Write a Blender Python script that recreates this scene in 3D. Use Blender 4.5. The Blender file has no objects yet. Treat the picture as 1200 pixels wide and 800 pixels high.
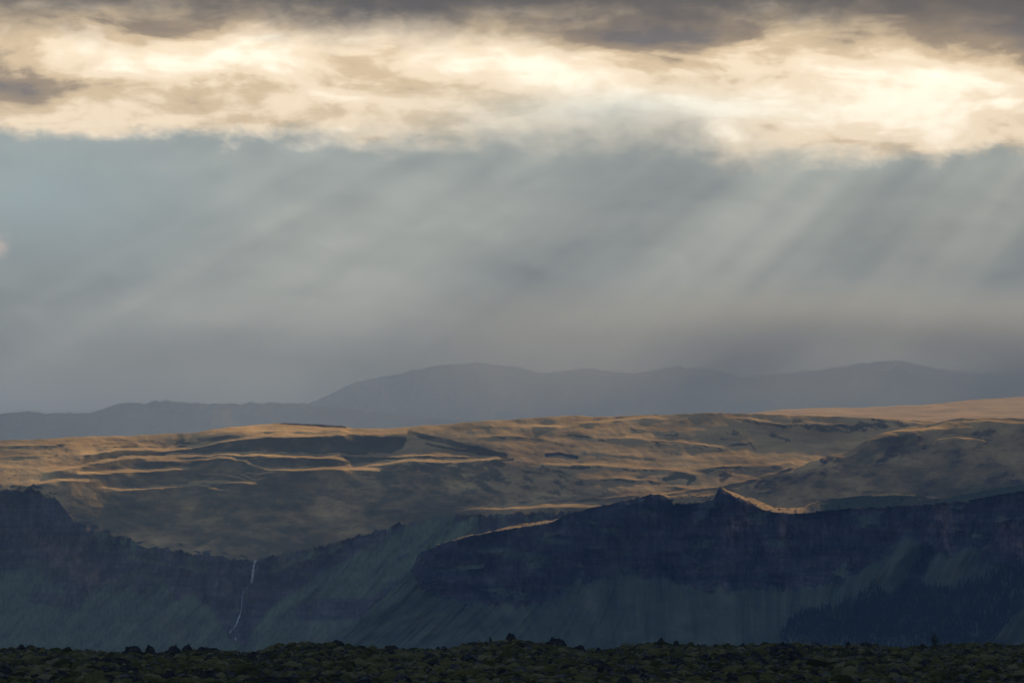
import bpy, math, random
import numpy as np
from mathutils import Vector, Matrix

R = math.radians
scene = bpy.context.scene
col = scene.collection

# ------------------------------------------------------------------ camera
CAM_Z = 7.0
FPX = 4269.0                       # focal length in pixels of the 1200 px frame
HORIZON = 750.0
PITCH = math.atan((HORIZON - 400.0) / FPX)
cam_data = bpy.data.cameras.new("camera")
cam = bpy.data.objects.new("camera", cam_data)
col.objects.link(cam)
cam.location = (0, 0, CAM_Z)
cam.rotation_euler = (math.pi / 2 + PITCH, 0, 0)
cam_data.sensor_width = 36.0
cam_data.lens = FPX / 1200.0 * 36.0
cam_data.clip_start = 1.0
cam_data.clip_end = 200000.0
scene.camera = cam

# ------------------------------------------------------------------ sun
SUN_AZ, SUN_EL = 19.0, 20.0        # degrees right of the view, above the horizon
sun_dir = Vector((math.sin(R(SUN_AZ)) * math.cos(R(SUN_EL)), math.cos(R(SUN_AZ)) * math.cos(R(SUN_EL)), math.sin(R(SUN_EL))))
sd = bpy.data.lights.new("sun", 'SUN')
sd.energy = 5.0
sd.angle = R(0.5)
sd.color = (1.0, 0.70, 0.37)
so = bpy.data.objects.new("sun", sd)
so.rotation_euler = (-sun_dir).to_track_quat('-Z', 'Y').to_euler()
so.location = (0, 0, 3000)
col.objects.link(so)

scene.view_settings.view_transform = 'Standard'
scene.view_settings.look = 'None'
scene.view_settings.gamma = 1.0
scene.view_settings.use_curve_mapping = False
scene.view_settings.exposure = 1.15


# ------------------------------------------------------------------ node helper
class NG:
    def __init__(self, tree):
        self.t = tree
        self.n = tree.nodes
        self.l = tree.links

    def put(self, sock, v):
        if isinstance(v, bpy.types.NodeSocket):
            self.l.new(v, sock)
        else:
            if isinstance(v, (tuple, list)) and len(v) == 3 and len(getattr(sock, 'default_value', (0, 0, 0))) == 4:
                v = (*v, 1.0)
            sock.default_value = v

    def m(self, op, *a, clamp=False):
        n = self.n.new('ShaderNodeMath')
        n.operation = op
        n.use_clamp = clamp
        for i, v in enumerate(a):
            self.put(n.inputs[i], v)
        return n.outputs[0]

    def add(self, *a):
        r = a[0]
        for b in a[1:]:
            r = self.m('ADD', r, b)
        return r

    def mul(self, *a):
        r = a[0]
        for b in a[1:]:
            r = self.m('MULTIPLY', r, b)
        return r

    def sub(self, a, b):
        return self.m('SUBTRACT', a, b)

    def step(self, x, a, b, lo=0.0, hi=1.0):
        n = self.n.new('ShaderNodeMapRange')
        n.interpolation_type = 'SMOOTHSTEP'
        for i, v in enumerate((x, a, b, lo, hi)):
            self.put(n.inputs[i], v)
        return n.outputs[0]

    def gauss(self, u, v, cu, cv, su, sv):
        a = self.mul(self.sub(u, cu), 1.0 / su)
        b = self.mul(self.sub(v, cv), 1.0 / sv)
        return self.m('EXPONENT', self.mul(self.add(self.mul(a, a), self.mul(b, b)), -1.0))

    def xyz(self, x, y, z):
        n = self.n.new('ShaderNodeCombineXYZ')
        for i, v in enumerate((x, y, z)):
            self.put(n.inputs[i], v)
        return n.outputs[0]

    def noise(self, vec, scale=1.0, detail=4.0, rough=0.5, dist=0.0):
        n = self.n.new('ShaderNodeTexNoise')
        self.put(n.inputs['Vector'], vec)
        self.put(n.inputs['Scale'], scale)
        self.put(n.inputs['Detail'], detail)
        self.put(n.inputs['Roughness'], rough)
        self.put(n.inputs['Distortion'], dist)
        return n.outputs['Fac']

    def ramp(self, f, stops, interp='EASE'):
        n = self.n.new('ShaderNodeValToRGB')
        n.color_ramp.interpolation = interp
        e = n.color_ramp.elements
        while len(e) < len(stops):
            e.new(0.5)
        for el, (p, c) in zip(e, stops):
            el.position = p
            el.color = (c, c, c, 1) if isinstance(c, float) else (*c, 1)
        self.put(n.inputs[0], f)
        return n.outputs[0]

    def mix(self, f, a, b, mode='MIX'):
        n = self.n.new('ShaderNodeMix')
        n.data_type = 'RGBA'
        n.blend_type = mode
        self.put(n.inputs[0], f)
        self.put(n.inputs[6], a)
        self.put(n.inputs[7], b)
        return n.outputs[2]

    def scale(self, c, f):
        n = self.n.new('ShaderNodeVectorMath')
        n.operation = 'SCALE'
        self.put(n.inputs[0], c)
        self.put(n.inputs[3], f)
        return n.outputs[0]


# ------------------------------------------------------------------ world: cloudy evening sky by direction
def build_world():
    w = bpy.data.worlds.new("World")
    scene.world = w
    w.use_nodes = True
    t = w.node_tree
    t.nodes.clear()
    g = NG(t)
    tc = t.nodes.new('ShaderNodeTexCoord')
    sp = t.nodes.new('ShaderNodeSeparateXYZ')
    g.l.new(tc.outputs['Generated'], sp.inputs[0])
    x, y, z = sp.outputs
    u = g.mul(g.m('ARCTAN2', x, y), 180 / math.pi)           # degrees right of north (the view)
    v = g.mul(g.m('ARCSINE', z), 180 / math.pi)              # degrees above the horizon
    av = g.m('ABSOLUTE', u)

    sky = t.nodes.new('ShaderNodeTexSky')
    sky.sky_type = 'NISHITA'
    sky.sun_disc = False
    sky.sun_elevation = R(SUN_EL)
    sky.sun_rotation = R(SUN_AZ)
    sky.air_density = 1.0
    sky.dust_density = 2.0
    clear = g.scale(sky.outputs[0], 0.05)

    # soft warps
    n_big = g.sub(g.noise(g.xyz(g.mul(u, .16), g.mul(v, .5), 3.1), 1, 3, .5), .5)
    n_mid = g.sub(g.noise(g.xyz(g.mul(u, .62), g.mul(v, 1.5), 7.7), 1, 6, .58, .3), .5)
    n_fin = g.sub(g.noise(g.xyz(g.mul(u, 1.9), g.mul(v, 3.2), 1.3), 1, 8, .6, .2), .5)

    # 1. grey rain veil below the bright gap
    veil = g.ramp(g.step(v, 0.0, 9.0), [(0.0, (.40, .37, .33)), (.34, (.27, .28, .27)), (.46, (.47, .455, .39)),
                                        (.60, (.58, .555, .44)), (.80, (.59, .58, .475)), (1.0, (.58, .61, .53))], 'LINEAR')
    # sun shafts fan out from the sun behind the clouds
    phi = g.m('ARCTAN2', g.sub(SUN_EL, v), g.sub(SUN_AZ, u))
    sh1 = g.noise(g.xyz(g.mul(phi, 8.5), 2.9, g.mul(v, .05)), 1, 2, .45)
    sh2 = g.noise(g.xyz(g.mul(phi, 24.0), 5.4, g.mul(v, .09)), 1, 2, .5)
    shaft = g.add(g.mul(g.sub(sh1, .5), 1.2), g.mul(g.sub(sh2, .5), .75))
    sm = g.mul(g.step(v, 2.4, 4.4), g.step(v, 8.3, 7.2))
    veil = g.scale(veil, g.add(1.0, g.mul(shaft, 1.35, sm), g.mul(n_big, .55), g.mul(n_mid, .40), g.mul(n_fin, .10)))
    warm = g.mul(g.step(shaft, -.1, .35), sm)
    veil = g.mix(g.mul(warm, .35), veil, g.mix(1.0, veil, (1.16, 1.04, .86), 'MULTIPLY'))
    low = g.add(g.mul(g.gauss(u, g.add(v, g.mul(u, -.06)), -5.2, 5.55, 3.2, .55), .16), g.mul(g.gauss(u, v, -3.2, 4.35, 3.4, .42), -.20),
                g.mul(g.gauss(u, v, 5.0, 4.2, 4.5, .5), -.16), g.mul(g.gauss(u, v, -8.0, 3.75, 1.8, .3), .25), g.mul(g.gauss(u, v, -3.5, 6.9, 2.0, .9), .12), g.mul(g.gauss(u, v, 7.0, 6.0, 2.2, 1.3), -.26))
    veil = g.scale(veil, g.add(1.0, low, g.mul(n_mid, .15)))
    # bluer, clearer patch on the left
    bl = g.gauss(u, v, -7.6, 6.9, 2.6, 1.1)
    veil = g.mix(g.mul(bl, .60), veil, (.58, .70, .68))
    bl2 = g.gauss(u, v, -7.9, 3.8, 2.0, .35)
    veil = g.mix(g.mul(bl2, .3), veil, (.42, .38, .38))

    # 2. the bright cream gap
    edge = g.ramp(g.step(u, -8.5, 8.5), [(0.0, .55), (.30, .58), (.45, .70), (.66, .72), (.745, .62), (.78, .33), (1.0, .24)], 'LINEAR')
    edge_v = g.add(7.33, g.mul(edge, .95))
    e = g.add(g.sub(v, edge_v), g.mul(n_mid, .70), g.mul(n_fin, .60), g.mul(n_big, .25))
    soft = g.add(g.mul(g.gauss(u, 0.0, 1.2, 0.0, 3.2, 5.0), .50), g.mul(n_big, .3), .06)
    bright = g.step(e, g.sub(-.10, soft), g.add(.15, soft))
    streak = g.noise(g.xyz(g.mul(u, .40), g.mul(v, 1.5), 11.0), 1, 6, .55, .6)
    streak2 = g.noise(g.xyz(g.mul(u, 1.0), g.mul(v, 2.0), 21.0), 1, 8, .62, .4)
    tone = g.add(g.mul(streak, .80), g.mul(streak2, .42), g.mul(n_fin, .16), .17, g.mul(g.gauss(u, v, -5.0, 9.0, 3.5, .7), .09), g.mul(g.gauss(u, v, 6.4, 8.5, 4.8, .8), .15), g.mul(g.gauss(u, v, .8, 9.1, 2.2, .3), .16), -.27)
    dk = g.add(g.mul(g.gauss(u, v, -8.6, 8.65, 1.9, .30), .42), g.mul(g.gauss(u, v, 2.4, 9.50, 1.6, .50), .42), g.mul(g.gauss(u, v, 8.6, 9.6, 3.0, .60), .52), g.mul(g.gauss(u, v, -6.2, 9.6, 2.0, .30), .22),
               g.mul(g.gauss(u, v, -3.5, 8.75, 2.5, .2), .12))
    tone = g.sub(tone, dk)
    cream = g.ramp(tone, [(.10, (.26, .21, .17)), (.28, (.52, .37, .21)), (.41, (1.08, .80, .46)), (.54, (1.50, 1.19, .80)), (.73, (1.85, 1.62, 1.24)), (.95, (2.3, 2.15, 1.75))], 'EASE')
    # pale teal translucent area at centre
    cream = g.mix(g.mul(g.gauss(u, v, 1.6, 8.3, 2.4, .32), .55), cream, (1.15, 1.18, 1.02))
    # gap is bright only towards the sun, duller round the rest of the horizon
    far = g.step(av, 25.0, 90.0)
    cream = g.mix(far, cream, (.26, .31, .38))

    # 3. dark deck overhead
    top_e = g.add(v, g.mul(n_mid, .70), g.mul(n_fin, .60), g.mul(n_big, .5))
    dark = g.step(top_e, 9.20, 10.12)
    dn = g.noise(g.xyz(g.mul(x, 5.0), g.mul(y, 5.0), g.mul(z, 9.0)), 1, 5, .55)
    deck = g.mix(g.step(v, 10.0, 35.0), g.mix(g.step(dn, .3, .7), (.125, .100, .070), (.22, .165, .105)),
                 g.mix(g.step(dn, .35, .7), (.085, .14, .26), (.15, .235, .43)))
    gap = g.mul(g.step(dn, .60, .72), g.step(v, 20.0, 40.0))
    deck = g.mix(g.mul(gap, .7), deck, clear)

    c = g.mix(bright, veil, cream)
    # little lit cloud tuft at the left edge
    tuft = g.mul(g.gauss(u, g.add(v, g.mul(n_fin, .3)), -8.05, 6.18, .13, .19), g.step(n_fin, -.2, .1))
    c = g.mix(tuft, c, (.95, .78, .62))
    c = g.mix(dark, c, deck)
    c = g.mix(g.step(v, .0, -1.0), c, (.05, .055, .05))
    bg = t.nodes.new('ShaderNodeBackground')
    g.l.new(c, bg.inputs[0])
    bg.inputs[1].default_value = SKY_GAIN
    out = t.nodes.new('ShaderNodeOutputWorld')
    g.l.new(bg.outputs[0], out.inputs[0])
    w.cycles.sampling_method = 'MANUAL'
    w.cycles.sample_map_resolution = 1024


SKY_GAIN = 0.56
build_world()


# ------------------------------------------------------------------ numpy noise
def _hash(ix, iy, seed):
    h = (ix.astype(np.int64) * 374761393 + iy.astype(np.int64) * 668265263 + seed * 1274126177) & 0xFFFFFFFF
    h = ((h ^ (h >> 13)) * 1274126177) & 0xFFFFFFFF
    return (h ^ (h >> 16)) & 0xFFFFFFFF


def perlin(x, y, seed=0):
    ix, iy = np.floor(x), np.floor(y)
    fx, fy = (x - ix).astype(np.float32), (y - iy).astype(np.float32)
    ix, iy = ix.astype(np.int64), iy.astype(np.int64)

    def gr(dx, dy):
        a = _hash(ix + dx, iy + dy, seed).astype(np.float32) * np.float32(2 * math.pi / 4294967296.0)
        return np.cos(a) * (fx - dx) + np.sin(a) * (fy - dy)
    sx = fx * fx * fx * (fx * (fx * 6 - 15) + 10)
    sy = fy * fy * fy * (fy * (fy * 6 - 15) + 10)
    a = gr(0, 0) * (1 - sx) + gr(1, 0) * sx
    b = gr(0, 1) * (1 - sx) + gr(1, 1) * sx
    return (a * (1 - sy) + b * sy) * 1.5


def fbm(x, y, seed=0, octv=4, gain=.5, lac=2.03):
    s, a = 0, 1.0
    for k in range(octv):
        s = s + a * perlin(x, y, seed + 17 * k)
        x, y, a = x * lac, y * lac, a * gain
    return s


def ridged(x, y, seed=0, octv=4, gain=.5):
    s, a = 0, 1.0
    for k in range(octv):
        s = s + a * (1 - 2 * np.abs(perlin(x, y, seed + 13 * k)))
        x, y, a = x * 2.03, y * 2.03, a * gain
    return s


def smooth(e0, e1, x):
    t = np.clip((x - e0) / (e1 - e0), 0, 1)
    return t * t * (3 - 2 * t)


def boxblur(a, n, axis):
    if n < 1:
        return a
    for _ in range(3):
        p = np.pad(a, [(n, n) if i == axis else (0, 0) for i in range(a.ndim)], mode='edge')
        c = np.cumsum(p, axis=axis)
        z = np.zeros_like(np.take(c, [0], axis=axis))
        c = np.concatenate([z, c], axis=axis)
        k = 2 * n + 1
        sl1 = [slice(None)] * a.ndim
        sl2 = [slice(None)] * a.ndim
        sl1[axis] = slice(k, None)
        sl2[axis] = slice(0, -k)
        a = (c[tuple(sl1)] - c[tuple(sl2)]) / k
    return a


def curve(pts, x):
    p = np.array(pts, dtype=float)
    return np.interp(x, p[:, 0], p[:, 1])


# a sight line through the photograph as a horizontal unit heading and a rise per metre
def heading(X, Y):
    a = (X - 600.0) / FPX
    b = (400.0 - Y) / FPX
    f = math.cos(PITCH) - b * math.sin(PITCH)
    zz = math.sin(PITCH) + b * math.cos(PITCH)
    h = np.hypot(a, f)
    return a / h, f / h, zz / h


def survey(px, py, dist):
    hx, hy, t = heading(np.float64(px), np.float64(py))
    return Vector((hx * dist, hy * dist, CAM_Z + t * dist))


# ------------------------------------------------------------------ mesh helpers
def grid_mesh(name, P, attrs=None, smooth_shade=True):
    ny, nx = P.shape[:2]
    me = bpy.data.meshes.new(name)
    nv, nf = nx * ny, (nx - 1) * (ny - 1)
    me.vertices.add(nv)
    me.vertices.foreach_set('co', P.reshape(-1).astype(np.float32))
    i = (np.arange(ny - 1)[:, None] * nx + np.arange(nx - 1)[None, :]).reshape(-1)
    q = np.stack([i, i + 1, i + nx + 1, i + nx], 1).astype(np.int32)
    me.loops.add(nf * 4)
    me.loops.foreach_set('vertex_index', q.reshape(-1))
    me.polygons.add(nf)
    me.polygons.foreach_set('loop_start', np.arange(nf, dtype=np.int32) * 4)
    me.polygons.foreach_set('use_smooth', np.full(nf, smooth_shade))
    me.update(calc_edges=True)
    for k, a in (attrs or {}).items():
        at = me.attributes.new(k, 'FLOAT', 'POINT')
        at.data.foreach_set('value', a.reshape(-1).astype(np.float32))
    return me


def tri_mesh(name, V, F, attrs=None, smooth_shade=True):
    me = bpy.data.meshes.new(name)
    V = np.asarray(V, dtype=np.float32)
    F = np.asarray(F, dtype=np.int32)
    me.vertices.add(len(V))
    me.vertices.foreach_set('co', V.reshape(-1))
    k = F.shape[1]
    me.loops.add(F.size)
    me.loops.foreach_set('vertex_index', F.reshape(-1))
    me.polygons.add(len(F))
    me.polygons.foreach_set('loop_start', np.arange(len(F), dtype=np.int32) * k)
    me.polygons.foreach_set('use_smooth', np.full(len(F), smooth_shade))
    me.update(calc_edges=True)
    for kk, a in (attrs or {}).items():
        at = me.attributes.new(kk, 'FLOAT', 'POINT')
        at.data.foreach_set('value', np.asarray(a, dtype=np.float32))
    return me


def link(name, me, mat=None, parent=None, kind=None, label=None, cat=None, group=None, loc=None):
    o = bpy.data.objects.new(name, me)
    col.objects.link(o)
    if mat and me and not me.materials:
        me.materials.append(mat)
    if parent:
        o.parent = parent
    if loc is not None:
        o.location = loc
    for k, v in (('kind', kind), ('label', label), ('category', cat), ('group', group)):
        if v:
            o[k] = v
    return o


# ------------------------------------------------------------------ materials
def new_mat(name):
    m = bpy.data.materials.new(name)
    m.use_nodes = True
    m.node_tree.nodes.clear()
    return m, NG(m.node_tree)


def finish(m, g, colr, bump=None, bdist=1.0, bstr=.5, rough=0.0):
    d = g.n.new('ShaderNodeBsdfDiffuse')
    g.put(d.inputs[0], colr)
    d.inputs[1].default_value = rough
    if bump is not None:
        b = g.n.new('ShaderNodeBump')
        b.inputs['Strength'].default_value = bstr
        b.inputs['Distance'].default_value = bdist
        g.put(b.inputs['Height'], bump)
        g.l.new(b.outputs[0], d.inputs['Normal'])
    o = g.n.new('ShaderNodeOutputMaterial')
    g.l.new(d.outputs[0], o.inputs[0])
    return m


def attr(g, name):
    n = g.n.new('ShaderNodeAttribute')
    n.attribute_name = name
    return n.outputs['Fac']


def hill_material(name, gold, straw, green, rock, rock2, fine=1.0):
    m, g = new_mat(name)
    geo = g.n.new('ShaderNodeNewGeometry')
    p = geo.outputs['Position']
    a_rock, a_green, a_red, a_tint = attr(g, 'rock'), attr(g, 'green'), attr(g, 'red'), attr(g, 'tint')
    lush = attr(g, 'lush')
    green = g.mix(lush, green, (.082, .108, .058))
    n1 = g.noise(p, .006 * fine, 5, .6)
    n2 = g.noise(p, .035 * fine, 5, .65)
    n3 = g.noise(p, .16 * fine, 4, .7)
    c = g.mix(g.step(n1, .35, .65), gold, straw)
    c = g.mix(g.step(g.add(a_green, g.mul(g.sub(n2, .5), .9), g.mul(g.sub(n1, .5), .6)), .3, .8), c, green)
    c = g.scale(c, g.add(.55, g.mul(n2, .5), g.mul(n3, .4)))
    sx = g.n.new('ShaderNodeSeparateXYZ')
    g.l.new(p, sx.inputs[0])
    strata = g.noise(g.xyz(g.mul(sx.outputs[0], .012), g.mul(sx.outputs[1], .012), g.mul(sx.outputs[2], .16)), 1, 4, .6)
    rc = g.mix(g.step(strata, .35, .65), rock, rock2)
    rc = g.mix(g.mul(a_red, g.step(n2, .35, .6)), rc, (.13, .085, .070))
    crack = g.noise(g.xyz(g.mul(sx.outputs[0], .11), g.mul(sx.outputs[1], .05), g.mul(sx.outputs[2], .02)), 1, 4, .65)
    rc = g.scale(rc, g.add(-.35, g.mul(n2, .9), g.mul(n3, .8), g.mul(crack, 1.2)))
    c = g.mix(g.mul(g.step(g.noise(p, .018 * fine, 5, .62), .50, .70), .35), c, (.15, .11, .065))
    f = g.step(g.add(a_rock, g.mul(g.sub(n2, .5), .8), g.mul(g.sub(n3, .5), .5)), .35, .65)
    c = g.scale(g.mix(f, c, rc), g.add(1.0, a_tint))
    return finish(m, g, c, g.add(g.mul(n2, 3.0), g.mul(n3, 1.2)), 1.0, .6)


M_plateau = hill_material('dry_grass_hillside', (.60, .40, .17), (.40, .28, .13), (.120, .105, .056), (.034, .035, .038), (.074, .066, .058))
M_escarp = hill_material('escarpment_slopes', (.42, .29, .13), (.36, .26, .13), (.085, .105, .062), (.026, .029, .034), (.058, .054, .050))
M_mount = hill_material('far_mountain', (.10, .10, .09), (.12, .115, .11), (.10, .11, .10), (.06, .06, .065), (.09, .09, .09), .25)


# ------------------------------------------------------------------ terrain by slope integration
# Every visible patch of a hillside is given its steepness; distances follow from walking up the
# slope, so the result is a continuous hillside of true size with its folds, terraces and cliffs.
class Hill:
    def __init__(self, x0, x1, nx, ny, base, top):
        self.x = np.linspace(x0, x1, nx)
        s = np.linspace(0, 1, ny)[:, None]
        yb, yt = base(self.x)[None, :], top(self.x)[None, :]
        yt = np.minimum(yt, yb - .5)
        self.Y = yb + (yt - yb) * s
        self.X = np.broadcast_to(self.x[None, :], self.Y.shape)
        self.S = np.full(self.Y.shape, .3)
        self.rock = np.zeros(self.Y.shape)
        self.green = np.zeros(self.Y.shape)
        self.red = np.zeros(self.Y.shape)
        self.tint = np.zeros(self.Y.shape)
        self.lush = np.zeros(self.Y.shape)

    def band(self, pts, up, down, fade=14.0):
        """1 near a line across the hillside, reaching `up` px above it and `down` px below, fading at its ends"""
        p = np.array(pts, float)
        yl = np.interp(self.x, p[:, 0], p[:, 1])
        yl = boxblur(yl, 2, 0)
        u = yl[None, :] - self.Y + .55 * getattr(self, 'wob', 0)
        m = np.where(u > 0, 1 - smooth(up * .5, up * 1.4, u), 1 - smooth(down * .5, down * 1.4, -u))
        f = smooth(p[0, 0] - fade * .5, p[0, 0] + fade * .5, self.x) * (1 - smooth(p[-1, 0] - fade * .5, p[-1, 0] + fade * .5, self.x))
        return m * f[None, :]

    def stroke(self, pts, w, taper=1.0):
        best = np.zeros(self.Y.shape)
        for k in range(len(pts) - 1):
            (ax, ay), (bx, by) = pts[k], pts[k + 1]
            dx, dy = bx - ax, by - ay
            q = np.clip(((self.X - ax) * dx + (self.Y - ay) * dy) / (dx * dx + dy * dy), 0, 1)
            d2 = (self.X - ax - q * dx) ** 2 + (self.Y - ay - q * dy) ** 2
            best = np.maximum(best, np.exp(-d2 / (w * w)))
        return best

    def below(self, pts, soft):
        return smooth(-soft, soft, self.Y - curve(pts, self.x)[None, :])

    def setS(self, mask, v):
        self.S = self.S * (1 - mask) + v * mask

    def mark(self, name, mask, v=1.0):
        a = getattr(self, name)
        setattr(self, name, a * (1 - mask) + v * mask)

    def integrate(self, d0, blur=2, tblur=30, calm=7.0):
        hx, hy, t = heading(self.X, self.Y)
        D = np.zeros(self.Y.shape)
        D[0] = d0
        for i in range(1, D.shape[0]):
            dt = t[i] - t[i - 1]
            s = self.S[i]
            D[i] = D[i - 1] + D[i - 1] * dt / np.maximum(s - t[i], .012)
        # keep the steps along the slope but even out jumps across it
        g = np.diff(D, axis=0)
        g0 = boxblur(g, tblur, 1)
        gd = g - g0
        lam = calm
        n, m = D.shape
        G = np.zeros((2 * n, 2 * m))
        G[:n - 1, :m] = gd
        G[n:2 * n - 1, :m] = -gd[::-1]
        G[:, m:] = G[:, :m][:, ::-1]
        dy = np.exp(2j * math.pi * np.fft.fftfreq(2 * n))[:, None] - 1
        dx = np.exp(2j * math.pi * np.fft.fftfreq(2 * m))[None, :] - 1
        den = np.abs(dy) ** 2 + lam * np.abs(dx) ** 2
        den[0, 0] = 1
        E = np.real(np.fft.ifft2(np.conj(dy) * np.fft.fft2(G) / den))[:n, :m]
        E = E - E[0:1].mean()
        D = d0 + np.concatenate([np.zeros((1, m)), np.cumsum(g0, axis=0)], 0) + E
        D = np.maximum.accumulate(boxblur(D, blur, 1), axis=0)
        self.D, self.hx, self.hy, self.t = D, hx, hy, t

    def points(self):
        return np.stack([self.hx * self.D, self.hy * self.D, CAM_Z + self.t * self.D], -1)

    def at(self, px, py, off=0.0):
        j = int(np.clip(np.searchsorted(self.x, px), 0, len(self.x) - 1))
        i = int(np.argmin(np.abs(self.Y[:, j] - py)))
        return Vector(self.P[i, j]) , i, j

    def skirt(self, drop, runs):
        """continue the hill behind its crest and below its foot"""
        P = self.P
        back = []
        top = P[-1]
        hx, hy = self.hx[-1], self.hy[-1]
        for r in runs:
            b = top.copy()
            b[:, 0] += hx * r
            b[:, 1] += hy * r
            b[:, 2] = np.maximum(top[:, 2] - drop * r, -56)
            back.append(b)
        foot = P[0].copy()
        foot[:, 2] = -56
        self.nfoot = 1
        Q = np.concatenate([foot[None], P, np.array(back)], 0)

        def ext(a):
            return np.concatenate([a[:1], a] + [a[-1:]] * len(runs), 0)
        return Q, dict(rock=ext(self.rock), green=ext(self.green), red=ext(self.red), tint=ext(self.tint), lush=ext(self.lush))


hills = {}


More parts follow.
